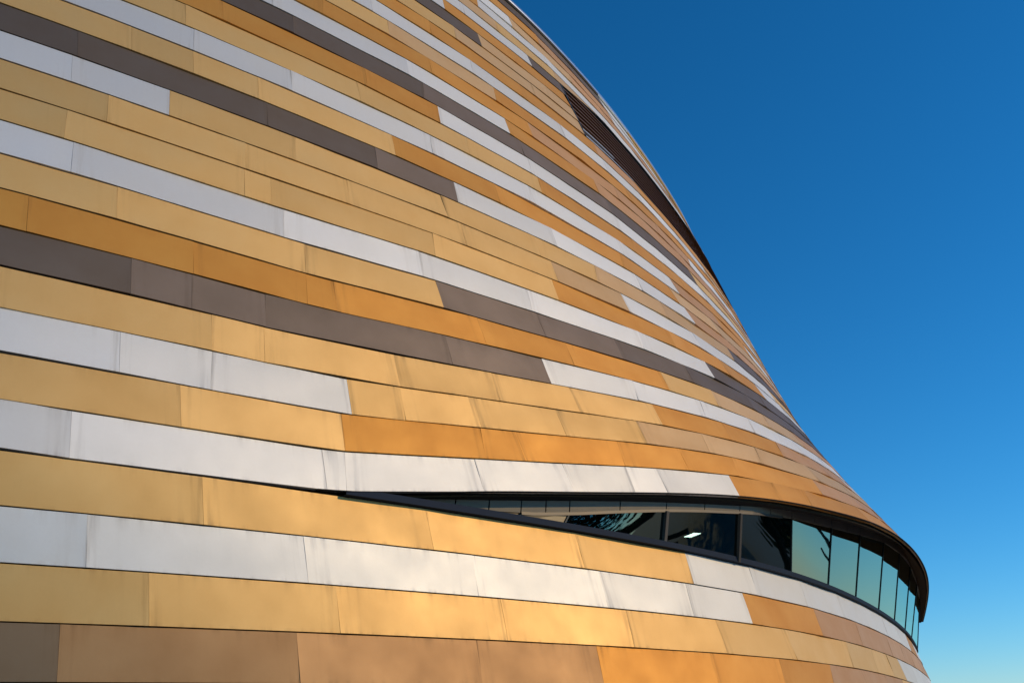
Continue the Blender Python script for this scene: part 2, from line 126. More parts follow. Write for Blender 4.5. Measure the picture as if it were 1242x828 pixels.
25: ('T', [(-0.4755,-0.4755,'T'),(-0.3974,-0.3974,'T'),(-0.3311,-0.3311,'T'),(-0.2532,-0.2532,'T'),(-0.1827,-0.1827,'T'),(-0.1051,-0.1051,'T'),(-0.0306,-0.0306,'T'),(0.0388,0.0388,'T'),(0.1163,0.1163,'T'),(0.192,0.192,'T'),(0.2674,0.2674,'T'),(0.3388,0.3345,'L'),(0.4256,0.421,'L'),(0.4985,0.4985,'L'),(0.5753,0.5753,'L'),(0.6463,0.6463,'L'),(0.7238,0.7238,'L'),(0.7975,0.7975,'L'),(0.8664,0.8664,'L'),(0.9317,0.9317,'L'),(1.006,1.006,'L'),(1.074,1.074,'L'),(1.142,1.142,'L')]),
26: ('D', [(-0.4345,-0.4345,'D'),(-0.3649,-0.3649,'D'),(-0.2973,-0.2973,'D'),(-0.2217,-0.2217,'D'),(-0.1442,-0.1442,'D'),(-0.0742,-0.0742,'D'),(-0.0032,-0.0032,'D'),(0.0737,0.0737,'D'),(0.152,0.152,'D'),(0.224,0.224,'D'),(0.2983,0.2983,'D'),(0.3708,0.3679,'L'),(0.4519,0.448,'L'),(0.515,0.515,'L'),(0.5935,0.5935,'L'),(0.6723,0.6723,'L'),(0.7457,0.7457,'L'),(0.8239,0.8239,'L'),(0.8937,0.8937,'L'),(0.9694,0.9694,'L'),(1.047,1.047,'L'),(1.122,1.122,'P'),(1.196,1.196,'P')]),
27: ('W', [(-0.4259,-0.4259,'W'),(-0.3578,-0.3578,'W'),(-0.2865,-0.2865,'W'),(-0.217,-0.217,'W'),(-0.1476,-0.1476,'W'),(-0.0779,-0.0779,'W'),(-0.0098,-0.0098,'W'),(0.0551,0.0551,'W'),(0.1218,0.1218,'W'),(0.1948,0.1948,'W'),(0.2695,0.2695,'W'),(0.3409,0.3368,'O'),(0.4186,0.4145,'O'),(0.4907,0.4907,'O'),(0.5561,0.5561,'O'),(0.6241,0.6241,'O'),(0.6898,0.6898,'O'),(0.7571,0.7571,'O'),(0.8293,0.8293,'T'),(0.9013,0.9013,'T'),(0.9699,0.9699,'T'),(1.037,1.037,'T'),(1.115,1.115,'T'),(1.19,1.19,'T')]),
28: ('W', [(-0.4318,-0.4318,'W'),(-0.3567,-0.3567,'W'),(-0.281,-0.281,'W'),(-0.2026,-0.2026,'W'),(-0.1326,-0.1326,'W'),(-0.0572,-0.0572,'W'),(0.0083,0.0083,'W'),(0.0834,0.0834,'W'),(0.1492,0.1492,'W'),(0.2252,0.2252,'W'),(0.2908,0.2908,'W'),(0.3686,0.3639,'W'),(0.4493,0.4459,'D'),(0.5119,0.5119,'L'),(0.5869,0.5869,'L'),(0.6634,0.6634,'L'),(0.7298,0.7298,'O'),(0.8037,0.8037,'O'),(0.8818,0.8818,'O'),(0.953,0.953,'O'),(1.024,1.024,'O'),(1.092,1.092,'O'),(1.161,1.161,'O')]),
29: ('L', [(-0.4477,-0.4477,'L'),(-0.3712,-0.3712,'L'),(-0.3038,-0.3038,'L'),(-0.2371,-0.2371,'L'),(-0.1628,-0.1628,'L'),(-0.0868,-0.0868,'L'),(-0.0197,-0.0197,'L'),(0.0585,0.0585,'L'),(0.126,0.126,'L'),(0.1982,0.1982,'L'),(0.2647,0.2647,'L'),(0.3397,0.3397,'L'),(0.4158,0.4101,'T'),(0.4978,0.4912,'L'),(0.5641,0.5641,'T'),(0.6406,0.6406,'P'),(0.712,0.712,'P'),(0.7769,0.7769,'O'),(0.8528,0.8528,'W'),(0.926,0.926,'W'),(0.9909,0.9909,'W'),(1.064,1.064,'L'),(1.138,1.138,'L')]),
30: ('O', [(-0.4764,-0.4764,'O'),(-0.4028,-0.4028,'O'),(-0.3334,-0.3334,'O'),(-0.255,-0.255,'O'),(-0.1825,-0.1825,'O'),(-0.115,-0.115,'O'),(-0.0367,-0.0367,'O'),(0.0386,0.0386,'O'),(0.1058,0.1058,'O'),(0.1843,0.1843,'O'),(0.2526,0.2526,'O'),(0.3245,0.3245,'O'),(0.4015,0.395,'W'),(0.4962,0.4887,'W'),(0.6015,0.5931,'W'),(0.6696,0.6696,'W'),(0.7406,0.7406,'W'),(0.8107,0.8107,'W'),(0.8897,0.8897,'W'),(0.9556,0.9556,'W'),(1.024,1.024,'W'),(1.1,1.1,'W'),(1.178,1.178,'W')]),
31: ('W', [(-0.4609,-0.4609,'W'),(-0.3903,-0.3903,'W'),(-0.3165,-0.3165,'W'),(-0.2471,-0.2471,'W'),(-0.1797,-0.1797,'W'),(-0.1094,-0.1094,'W'),(-0.042,-0.042,'W'),(0.0301,0.0301,'W'),(0.0972,0.0972,'W'),(0.1707,0.1707,'W'),(0.2442,0.2442,'W'),(0.3169,0.3169,'W'),(0.3871,0.3871,'W'),(0.4531,0.4485,'L'),(0.5508,0.5438,'P'),(0.611,0.611,'P'),(0.6855,0.6855,'P'),(0.7542,0.7542,'P'),(0.829,0.829,'P'),(0.8946,0.8946,'P'),(0.9621,0.9621,'P'),(1.027,1.027,'P'),(1.096,1.096,'P'),(1.172,1.172,'T')]),
32: ('O', [(-0.4211,-0.4211,'O'),(-0.3487,-0.3487,'O'),(-0.2702,-0.2702,'O'),(-0.1949,-0.1949,'O'),(-0.1276,-0.1276,'O'),(-0.0592,-0.0592,'O'),(0.0114,0.0114,'O'),(0.0782,0.0782,'O'),(0.1537,0.1537,'O'),(0.2188,0.2188,'O'),(0.2894,0.2894,'O'),(0.3605,0.3605,'O'),(0.4289,0.4289,'O'),(0.5052,0.4995,'P'),(0.5696,0.5696,'P'),(0.6458,0.6458,'W'),(0.7196,0.7196,'W'),(0.7955,0.7955,'P'),(0.8609,0.8609,'P'),(0.9297,0.9297,'P'),(1.009,1.009,'L'),(1.077,1.077,'T'),(1.144,1.144,'T')]),
33: ('D', [(-0.4499,-0.4499,'D'),(-0.3814,-0.3814,'D'),(-0.304,-0.304,'D'),(-0.2265,-0.2265,'D'),(-0.1554,-0.1554,'D'),(-0.0775,-0.0775,'D'),(0.0001,0.0001,'D'),(0.0727,0.0727,'D'),(0.1422,0.1422,'D'),(0.208,0.208,'D'),(0.284,0.284,'D'),(0.3625,0.3625,'D'),(0.4338,0.4338,'D'),(0.5025,0.4958,'D'),(0.5644,0.5644,'D'),(0.6374,0.6374,'W'),(0.7103,0.7103,'T'),(0.7765,0.7765,'T'),(0.8453,0.8453,'T'),(0.9119,0.9119,'T'),(0.9879,0.9879,'T'),(1.059,1.059,'T'),(1.126,1.126,'T'),(1.198,1.198,'W')]),
}
U = 0.5            # metres per course
EYE = 1.6          # camera height above the plaza
T_MIN, T_MAX = -0.42, 1.2
random.seed(11); rng = np.random.RandomState(5)
sc = bpy.context.scene
COL = sc.collection

# ---------------------------------------------------------------- surface
def _basis(u):
    return ((1-u)**3/6, (3*u**3-6*u**2+4)/6, (-3*u**3+3*u**2+3*u+1)/6, u**3/6)
def _loc(t, a, b, n):
    m = n-3; q = (t-a)/(b-a)*m
    i = np.clip(np.floor(q).astype(int), 0, m-1)
    return i, _basis(q-i)
def _grid(C, t, v, va, vb, tb=1.3):
    it, wt = _loc(t, -0.15, tb, C.shape[0]); iv, wv = _loc(v, va, vb, C.shape[1])
    return sum(C[it+a, iv+b]*wt[a]*wv[b] for a in range(4) for b in range(4))
def _rz(t, v, low):
    if low:
        vc = np.maximum(v, -2.0)
        tq = np.minimum(t, 1.045)
        R = _grid(R_LOW, tq, vc, -2.5, 3., 1.05)
        R = R+(t-tq)*(R-_grid(R_LOW, tq-.02, vc, -2.5, 3., 1.05))/.02
        R = R + (vc-v)*0.12
        return R, Z_LOW[0]+Z_LOW[1]*v
    R = _grid(R_UP, t, v, 3., 34.)
    i, w = _loc(v, 3., 34., len(Z_UP))
    return R, sum(Z_UP[i+a]*w[a] for a in range(4)) + _grid(LIFT, t, v, 3., 34.)
def rz(t, v, low):
    t = np.asarray(t, float); v = np.asarray(v, float)+0*t; t = t+0*v
    tc = np.clip(t, -0.145, 1.29)
    R, Z = _rz(tc, v, low)
    h = 0.01
    R0, _ = _rz(np.full_like(tc, -0.145), v, low); R1, _ = _rz(np.full_like(tc, -0.145+h), v, low)
    R = np.where(t < -0.145, R0+(R1-R0)/h*(t+0.145), R)
    return R, Z
A0 = math.atan2(-CY, -CX)
def xyz(t, R, Z):
    a = A0+np.asarray(t, float)
    return np.stack([U*(CX+R*np.cos(a)), U*(CY+R*np.sin(a)), U*Z+EYE+0*a], -1)
def surf(t, v, low):
    R, Z = rz(t, v, low)
    return xyz(t, R, Z)
def normals(t, v, low):
    h = 1e-3
    v2 = np.clip(v, -9, 33.99) if not low else np.clip(v, -9, 2.99)
    P = surf(t, v2, low); a = surf(np.asarray(t)+h, v2, low)-P; b = surf(t, v2+0.01, low)-P
    n = np.cross(a, b); n /= np.linalg.norm(n, axis=-1, keepdims=True)
    out = P-np.array([U*CX, U*CY, EYE]); out[..., 2] = 0
    sgn = np.sign(np.sum(n*out, -1, keepdims=True))
    return n*sgn
def rU(t): return rz(t, 3.0, False)
def rL(t): return rz(t, 3.0, True)

# ---------------------------------------------------------------- helpers
class MB:
    """collects vertices, faces, per-vertex attributes and uv, builds ONE mesh"""
    def __init__(s): s.v=[]; s.f=[]; s.m=[]; s.uv=[]; s.tone=[]; s.edge=[]; s.sm=[]
    def add(s, pts, faces, mat=0, uv=None, tone=0., edge=None, smooth=True):
        o = len(s.v); pts = [tuple(map(float, p)) for p in pts]
        s.v += pts
        s.uv += [tuple(map(float, q)) for q in uv] if uv is not None else [(p[0]+p[1], p[2]) for p in pts]
        s.tone += [float(tone)]*len(pts)
        s.edge += list(map(float, edge)) if edge is not None else [0.]*len(pts)
        for f in faces: s.f.append(tuple(o+i for i in f)); s.m.append(mat); s.sm.append(smooth)
    def grid(s, P, **k):
        n, m = P.shape[:2]
        F = [(i*m+j, (i+1)*m+j, (i+1)*m+j+1, i*m+j+1) for i in range(n-1) for j in range(m-1)]
        for key in ('uv', 'edge'):
            if k.get(key) is not None:
                k[key] = np.asarray(k[key]).reshape(n*m, -1) if key == 'uv' else np.asarray(k[key]).reshape(-1)
        s.add(P.reshape(-1, 3), F, **k)
    def build(s, name, mats, parent=None):
        me = bpy.data.meshes.new(name); me.from_pydata(s.v, [], s.f)
        for m in (mats if isinstance(mats, list) else [mats]): me.materials.append(m)
        me.polygons.foreach_set('material_index', s.m)
        me.polygons.foreach_set('use_smooth', s.sm)
        uvl = me.uv_layers.new(name='UVMap')
        li = np.empty(len(me.loops), int); me.loops.foreach_get('vertex_index', li)
        uvl.data.foreach_set('uv', np.array(s.uv)[li].ravel())
        for nm, d in (('tone', s.tone), ('edge', s.edge)):
            a = me.attributes.new(nm, 'FLOAT', 'POINT'); a.data.foreach_set('value', d)
        me.update()
        o = bpy.data.objects.new(name, me); COL.objects.link(o)
        if parent: o.parent = parent
        return o
def tag(o, label=None, cat=None, group=None, kind=None):
    for k, x in (('label', label), ('category', cat), ('group', group), ('kind', kind)):
        if x: o[k] = x
    return o
def empty(name, loc, label, cat, group=None):
    o = bpy.data.objects.new(name, None); COL.objects.link(o); o.location = loc
    return tag(o, label, cat, group)
def attach(o, parent):
    """parent without moving: the mesh is written in world coordinates"""
    o.parent = parent; o.matrix_parent_inverse = parent.matrix_world.inverted() if False else Matrix.Translation(parent.location).inverted()
    return o

# ---------------------------------------------------------------- materials
def node_mat(name):
    m = bpy.data.materials.new(name); m.use_nodes = True
    nt = m.node_tree; return m, nt, nt.nodes['Principled BSDF'], nt.links.new
def N(nt, t, **k):
    n = nt.nodes.new(t)
    for a, b in k.items():
        if a in n.inputs.keys(): n.inputs[a].default_value = b
        else: setattr(n, a, b)
    return n
def cladding(name, rgb, rgb2, metal=0.60, rough=0.60, vary=0.095):
    m, nt, p, L = node_mat(name)
    uv = N(nt, 'ShaderNodeUVMap', uv_map='UVMap')
    tone = N(nt, 'ShaderNodeAttribute', attribute_name='tone'); edge = N(nt, 'ShaderNodeAttribute', attribute_name='edge')
    # broad mottling of the anodised coat
    n1 = N(nt, 'ShaderNodeTexNoise', Scale=1.3, Detail=3.0, Roughness=0.55); L(uv.outputs[0], n1.inputs['Vector'])
    # rain streaks: stretched down the panel
    mp = N(nt, 'ShaderNodeMapping'); mp.inputs['Scale'].default_value = (9., .55, 1.); L(uv.outputs[0], mp.inputs['Vector'])
    n2 = N(nt, 'ShaderNodeTexNoise', Scale=1.0, Detail=5.0, Roughness=0.6); L(mp.outputs[0], n2.inputs['Vector'])
    n3 = N(nt, 'ShaderNodeTexNoise', Scale=26.0, Detail=4.0, Roughness=0.65); L(uv.outputs[0], n3.inputs['Vector'])
    base = N(nt, 'ShaderNodeMix', data_type='RGBA'); base.inputs[6].default_value = (*rgb, 1); base.inputs[7].default_value = (*rgb2, 1)
    r1 = N(nt, 'ShaderNodeMapRange'); r1.inputs[1].default_value = .3; r1.inputs[2].default_value = .72; L(n1.outputs[0], r1.inputs[0]); L(r1.outputs[0], base.inputs[0])
    # brightness factor = 1 + tone*vary + streaks - grime by the joints
    def mth(op, a, b):
        q = N(nt, 'ShaderNodeMath', operation=op)
        for i, x in enumerate((a, b)):
            if isinstance(x, (int, float)): q.inputs[i].default_value = x
            else: L(x, q.inputs[i])
        return q.outputs[0]
    f = mth('MULTIPLY_ADD', tone.outputs['Fac'], vary); f.node.inputs[2].default_value = 1.0
    st = mth('MULTIPLY', mth('SUBTRACT', n2.outputs[0], .5), .045); f = mth('ADD', f, st)
    f = mth('ADD', f, mth('MULTIPLY', mth('SUBTRACT', n3.outputs[0], .5), .05))
    gr = N(nt, 'ShaderNodeMapRange'); gr.inputs[1].default_value = .50; gr.inputs[2].default_value = .72; L(n2.outputs[0], gr.inputs[0])
    dirt = mth('MULTIPLY', edge.outputs['Fac'], gr.outputs[0]); f = mth('SUBTRACT', f, mth('MULTIPLY', dirt, .10))
    sc_ = N(nt, 'ShaderNodeVectorMath', operation='SCALE'); L(base.outputs[2], sc_.inputs[0]); L(f, sc_.inputs[3])
    dm = N(nt, 'ShaderNodeMix', data_type='RGBA'); dm.inputs[7].default_value = (.16, .10, .06, 1)
    L(mth('MULTIPLY', dirt, .35), dm.inputs[0]); L(sc_.outputs[0], dm.inputs[6]); L(dm.outputs[2], p.inputs['Base Color'])
    p.inputs['Metallic'].default_value = metal
    rr = mth('MULTIPLY_ADD', n1.outputs[0], .16); rr.node.inputs[2].default_value = rough-.08
    rr = mth('ADD', rr, mth('MULTIPLY', dirt, .2)); L(rr, p.inputs['Roughness'])
    b = N(nt, 'ShaderNodeBump', Strength=.02, Distance=.02); L(n3.outputs[0], b.inputs['Height']); L(b.outputs[0], p.inputs['Normal'])
    return m
FIN = {
 'T': cladding('tan_metal', (.81, .51, .19), (.755, .46, .16)),
 'L': cladding('pale_tan_metal', (.70, .455, .22), (.64, .40, .185)),
 'O': cladding('amber_metal', (.72, .345, .065), (.65, .29, .05)),
 'W': cladding('silver_white_metal', (.805, .778, .725), (.765, .738, .685), metal=.55),
 'D': cladding('dark_bronze_metal', (.18, .135, .10), (.155, .112, .08), metal=.6),
 'E': cladding('grey_bronze_metal', (.24, .178, .135), (.205, .15, .11), metal=.6),
 'P': cladding('pale_copper_metal', (.66, .37, .165), (.60, .32, .135)),
 'F': cladding('umber_metal', (.33, .215, .12), (.29, .185, .10)),
 'C': cladding('light_bronze_metal', (.50, .285, .125), (.44, .24, .10), metal=.62),
}
FLIST = list(FIN); FIDX = {k: i for i, k in enumerate(FLIST)}
FNAME = dict(T='tan gold', L='pale tan', O='deep amber', W='silvery white', D='dark bronze', E='grey bronze', C='light bronze', P='pale copper', F='umber brown')
def simple(name, rgb, rough=.5, metal=0., noise_=.12, scale=3.):
    m, nt, p, L = node_mat(name)
    tc = N(nt, 'ShaderNodeTexCoord'); n = N(nt, 'ShaderNodeTexNoise', Scale=scale, Detail=5.0, Roughness=.6); L(tc.outputs['Object'], n.inputs['Vector'])
    r = N(nt, 'ShaderNodeMapRange'); r.inputs[3].default_value = 1-noise_; r.inputs[4].default_value = 1+noise_; L(n.outputs[0], r.inputs[0])
    s = N(nt, 'ShaderNodeVectorMath', operation='SCALE'); s.inputs[0].default_value = rgb; L(r.outputs[0], s.inputs[3]); L(s.outputs[0], p.inputs['Base Color'])
    p.inputs['Roughness'].default_value = rough; p.inputs['Metallic'].default_value = metal
    return m
M_BACK = simple('membrane_brown', (.085, .048, .018), .9)
M_SOFFIT = simple('soffit_black', (.010, .009, .009), .8)
M_SILL = simple('slate_flashing', (.018, .028, .048), .7, .0)
M_SILL.node_tree.nodes['Principled BSDF'].inputs['Specular IOR Level'].default_value = .15
M_HEAD = simple('grey_head_metal', (.24, .195, .14), .6, .1, .18)
M_INFILL = simple('beige_infill_metal', (.30, .235, .14), .5, .3, .2)
M_FRAME = simple('mill_frame_metal', (.12, .10, .08), .5, .3)
M_DFRAME = simple('dark_glazing_gasket', (.02, .03, .03), .5)
M_COPING = simple('bright_coping_metal', (.72, .73, .74), .28, .85)
M_ROOF = simple('roof_membrane', (.30, .30, .29), .8)
M_BLADE = simple('louvre_bronze', (.25, .12, .045), .5, .3, .2)
M_BLADEW = simple('louvre_white', (.70, .68, .66), .45, .5)
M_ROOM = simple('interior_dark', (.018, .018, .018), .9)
def glass_mat():
    m, nt, p, L = node_mat('tinted_glass'); nt.nodes.remove(p)
    out = nt.nodes['Material Output']
    tr = N(nt, 'ShaderNodeBsdfTransparent'); tr.inputs[0].default_value = (.10, .125, .12, 1)
    gl = N(nt, 'ShaderNodeBsdfGlossy', Roughness=.015); gl.inputs[0].default_value = (.80, 1.0, .93, 1)
    lw = N(nt, 'ShaderNodeFresnel', IOR=1.9)
    mr = N(nt, 'ShaderNodeMath', operation='MULTIPLY_ADD'); L(lw.outputs[0], mr.inputs[0]); mr.inputs[1].default_value = .95; mr.inputs[2].default_value = .03
    tc = N(nt, 'ShaderNodeTexCoord'); n = N(nt, 'ShaderNodeTexNoise', Scale=.7, Detail=1.0); L(tc.outputs['Object'], n.inputs['Vector'])
    b = N(nt, 'ShaderNodeBump', Strength=.12, Distance=.02); L(n.outputs[0], b.inputs['Height']); L(b.outputs[0], gl.inputs['Normal'])
    mx = N(nt, 'ShaderNodeMixShader'); L(mr.outputs[0], mx.inputs[0]); L(tr.outputs[0], mx.inputs[1]); L(gl.outputs[0], mx.inputs[2]); L(mx.outputs[0], out.inputs['Surface'])
    return m
M_GLASS = glass_mat()
def emis(name, rgb, s):
    m, nt, p, L = node_mat(name); p.inputs['Emission Color'].default_value = (*rgb, 1); p.inputs['Emission Strength'].default_value = s
    p.inputs['Base Color'].default_value = (.8, .8, .8, 1); return m

# ---------------------------------------------------------------- camera
cam = bpy.data.cameras.new('camera'); co = bpy.data.objects.new('camera', cam); COL.objects.link(co); sc.camera = co
cam.sensor_width = 36.; cam.lens = FOC/1242*36; cam.clip_end = 5000; cam.clip_start = .05
cp, sp, cr, sr = math.cos(PITCH), math.sin(PITCH), math.cos(ROLL), math.sin(ROLL)
r0 = Vector((1, 0, 0)); u0 = Vector((0, -sp, cp)); fw = Vector((0, cp, sp))
rt = r0*cr-u0*sr; up = r0*sr+u0*cr
co.matrix_world = Matrix(((rt.x, up.x, -fw.x, 0), (rt.y, up.y, -fw.y, 0), (rt.z, up.z, -fw.z, EYE), (0, 0, 0, 1)))
def px_area(P):
    """size a panel has in the photograph (only used to pick the 100 largest)"""
    q = np.array(P)-np.array([0, 0, EYE]); d = np.maximum(q@np.array(fw), .3)
    x = 621+FOC*(q@np.array(rt))/d; y = 414-FOC*(q@np.array(up))/d
    if (q@np.array(fw)).min() < .3: return 0.
    x = np.clip(x, 0, 1242); y = np.clip(y, 0, 828)
    return .5*abs(np.dot(x, np.roll(y, 1))-np.dot(y, np.roll(x, 1)))

# ---------------------------------------------------------------- the arena
arena = empty('arena', (U*CX+8, U*CY-3, 0.), 'curved arena clad in gold, amber, silvery white and bronze metal bands', 'building')
FLAT = 0.8
def panel(mb, k, jt0, jb0, jt1, jb1, mat, low, tone):
    length = max(.05, (jb1-jb0)*62*U)
    n = max(5, int(length/.28))
    ds = .0011/length
    s = np.unique(np.concatenate([np.linspace(ds, 1-ds, n), [min(.5, ds+.03/length), min(.5, ds+.09/length), max(.5, 1-ds-.03/length), max(.5, 1-ds-.09/length)]]))
    w = np.array([.024, .12, .4, .7, .93, 1.0])
    Sg, Wg = np.meshgrid(s, w, indexing='ij')
    tb = jb0+(jb1-jb0)*Sg; tt = jt0+(jt1-jt0)*Sg; t = tb+(tt-tb)*Wg
    v = k+Wg
    P = surf(t, v, low); nr = normals(t, v, low)
    c00, c10, c01, c11 = (surf(np.array(a), np.array(b), low) for a, b in ((jb0, k+w[0]), (jb1, k+w[0]), (jt0, k+1.), (jt1, k+1.)))
    Wn = (Wg-w[0])/(1-w[0])
    B = ((1-Sg)*(1-Wn))[..., None]*c00+(Sg*(1-Wn))[..., None]*c10+((1-Sg)*Wn)[..., None]*c01+(Sg*Wn)[..., None]*c11
    P = P+(B-P)*FLAT
    d0 = Sg*length; d1 = (1-Sg)*length
    ph = rng.rand(6)*6.28; amp = .0014+.0018*rng.rand()
    oil = amp*(np.sin(d0*3.1+ph[0])*np.sin(Wg*2.4+ph[1])+.6*np.sin(d0*6.7+ph[2]+Wg*2.)+.4*np.sin(Wg*5.+ph[3]))
    flare = .0008*(np.exp(-d0/.05)+np.exp(-d1/.05))
    shingle = .010*(1-Wg)-.004*Wg+(rng.rand()-.5)*.008*(Wg-.5)
    edge = np.maximum(np.exp(-d0/.07), np.exp(-d1/.07))+.45*np.exp(-(1-Wg)/.08)+.35*np.exp(-(Wg-w[0])/.05)
    P = P+nr*(oil+flare+shingle)[..., None]
    uvo = rng.rand(2)*50
    uv = np.stack([d0+uvo[0], Wg*U+uvo[1]], -1)
    mb.grid(P, mat=mat, uv=uv, tone=tone, edge=np.clip(edge, 0, 1))
    # folded returns: bottom hem, both ends
    inn = .055
    for sl, dp in ((np.s_[:, 0], inn), (np.s_[0, :], .03), (np.s_[-1, :], .03)):
        E = P[sl]; I = E-nr[sl]*dp
        G_ = np.stack([E, I], 1)
        mb.grid(G_, mat=mat, uv=np.stack([uv[sl], uv[sl]], 1), tone=tone, edge=np.ones(G_.shape[:2]))
    return [c00, c10, c11, c01]


jobs = []
LV_BOT, LV_TOP = 25, 29               # louvre opening: courses 25..28, top edge climbs to course line 30
def jamb(v): return .4868+(v-25)*.0026
for k in range(-6, 34):
    low = k < 3
    if k in COURSES: first, js = COURSES[k]
    else:
        js = []; t = T_MIN-.06*random.random(); first = 'C'
        while t < T_MAX:
            t += .07*random.uniform(.9, 1.1)
            if t > T_MIN: js.append((t, t, random.choice('TTWOP')))
    seq = [(T_MIN, T_MIN, first)]+[j for j in js if j[0] > T_MIN+.01 and j[0] < T_MAX-.01]+[(T_MAX, T_MAX, None)]
    for a, b in zip(seq[:-1], seq[1:]):
        jt1, jb1 = b[0], b[1]; stop = False
        if LV_BOT <= k < LV_TOP and jb1 > jamb(k): jt1, jb1 = jamb(k+1), jamb(k); stop = True
        if k == 29 and jb1 > .497: jt1, jb1 = .577, .497; stop = True
        if jb1-a[1] < .003:
            if stop: break
            continue
        c = [surf(np.array(q), np.array(float(w)), low) for q, w in ((a[1], k), (jb1, k), (jt1, k+1), (a[0], k+1))]
        jobs.append((px_area(c), k, a[0], a[1], jt1, jb1, a[2], low, rng.uniform(-1, 1)))
        if stop: break
jobs.sort(key=lambda j: -j[0])
rest = MB()
for n, (ar, k, a, b, c, d, fin, low, tone) in enumerate(jobs):
    if n < 100:
        mb = MB(); panel(mb, k, a, b, c, d, 0, low, tone)
        o = attach(mb.build('cladding_panel', FIN[fin]), arena); o['label'] = FNAME[fin]+' metal cladding panel'
    else: panel(rest, k, a, b, c, d, FIDX[fin], low, tone)
o = attach(rest.build('cladding_panels', [FIN[f] for f in FLIST]), arena); o['kind'] = 'stuff'

# dark membrane behind the open joints
tg = np.unique(np.concatenate([np.linspace(T_MIN, T_MAX, 170), [.48, .486, .5, .56, .575, .59]]))
def skin(t, v, low, inset):
    return surf(t, v, low)-normals(t, v, low)*np.asarray(inset)[..., None]
bk = MB()
Tg, Vg = np.meshgrid(tg, np.linspace(-6.4, 3, 20), indexing='ij'); bk.grid(skin(Tg, Vg, True, .11+0*Tg))
Tg, Vg = np.meshgrid(tg, np.unique(np.concatenate([np.linspace(3, 34, 63), [25.02, 29.98]])), indexing='ij')
inlv = (Tg > .4868+(Vg-25)*.0026) & (Vg > 25.01) & (Vg < 29+np.clip((Tg-.497)/.08, 0, 1)*.99)
bk.grid(skin(Tg, Vg, False, np.where(inlv, .42, .11)))
attach(bk.build('backing_membrane', M_BACK), arena)

# ---- louvre
lf = MB()
bl = MB()
tl = np.linspace(.489, T_MAX, 60)
def strip(mb, t, rings, mat=0, closed=False, **k):
    """rings: list of functions/arrays (len(t),3); sweeps a profile along t"""
    R = list(rings)+([rings[0]] if closed else [])
    P = np.stack(R, 1)
    mb.grid(P, mat=mat, **k)
nb = 9
for q in range(nb):
    v = 25.12+q*(4.7/nb)
    t0 = jamb(v)+.002
    if v > 29: t0 = .497+(v-29)*.08+.002
    t = np.linspace(t0, T_MAX, 60)
    white = q < 2
    segs = [(t0, min(t0+.085-.03*q, .62), 1), (min(t0+.085-.03*q, .62), T_MAX, 0)] if white else [(t0, T_MAX, 0)]
    for ta, tb_, mi in segs:
        t = np.linspace(ta, tb_, 50)
        f = 0*t
        outb = skin(t, v+f, False, .01+f); outt = skin(t, v+.19+f, False, .02+f)
        innb = skin(t, v+.09+f, False, .16+f); innt = skin(t, v+.26+f, False, .165+f)
        strip(bl, t, [outb, outt, innt, innb], mat=mi, closed=True, smooth=False)
attach(bl.build('louvre_blades', [M_BLADE, M_BLADEW]), arena)
vj = np.linspace(25.0, 29.0, 10); jb_ = np.array([jamb(v) for v in vj])
strip(lf, vj, [skin(jb_+.0002, vj, False, -.012+0*vj), skin(jb_+.0022, vj, False, -.012+0*vj), skin(jb_+.0022, vj, False, .4+0*vj), skin(jb_+.0002, vj, False, .4+0*vj)], closed=True, smooth=False)
tc_ = np.linspace(.4885, T_MAX, 70)
strip(lf, tc_, [skin(tc_, 25.0+0*tc_, False, .0+0*tc_), skin(tc_, 25.05+0*tc_, False, .0+0*tc_), skin(tc_, 25.05+0*tc_, False, .4+0*tc_)], smooth=False)
tc_ = np.linspace(.497, T_MAX, 70); vv = 29+np.clip((tc_-.497)/.08, 0, 1)
strip(lf, tc_, [skin(tc_, vv-.01, False, -.0+0*tc_), skin(tc_, vv-.01, False, .4+0*tc_)], smooth=False)
attach(lf.build('louvre_frame', M_DFRAME), arena)

# ---- coping and roof
cpg = MB(); tt_ = np.linspace(T_MIN, T_MAX, 160); one = 0*tt_
R34, Z34 = rz(tt_, 34., False)
def ring(dr, dz): return xyz(tt_, R34+dr, Z34+dz)
strip(cpg, tt_, [ring(-.02, -.04), ring(.14, -.04), ring(.15, .02), ring(.12, .15), ring(-.9, .18), ring(-.9, -.05)], closed=True, smooth=False)
attach(cpg.build('roof_coping', M_COPING), arena)
rf = MB()
P = np.stack([xyz(tt_, (R34-.2)*f, Z34+.05+(1-f)*2.) for f in (1, .8, .5, .2, .001)], 1)
rf.grid(P); roof = attach(rf.build('roof', M_ROOF), arena)
# closing walls at both ends of the modelled front
ew = MB()
for te in (T_MIN, T_MAX):
    for low, v0, v1, nn in ((True, -6.4, 3., 12), (False, 3., 34., 30)):
        vs = np.linspace(v0, v1, nn); R, Z = rz(np.full(nn, te), vs, low)
        P = np.stack([xyz(np.full(nn, te), (R-.2)*f, Z) for f in (1, .5, .001)], 1); ew.grid(P)
attach(ew.build('rear_wall', M_ROOF), arena)

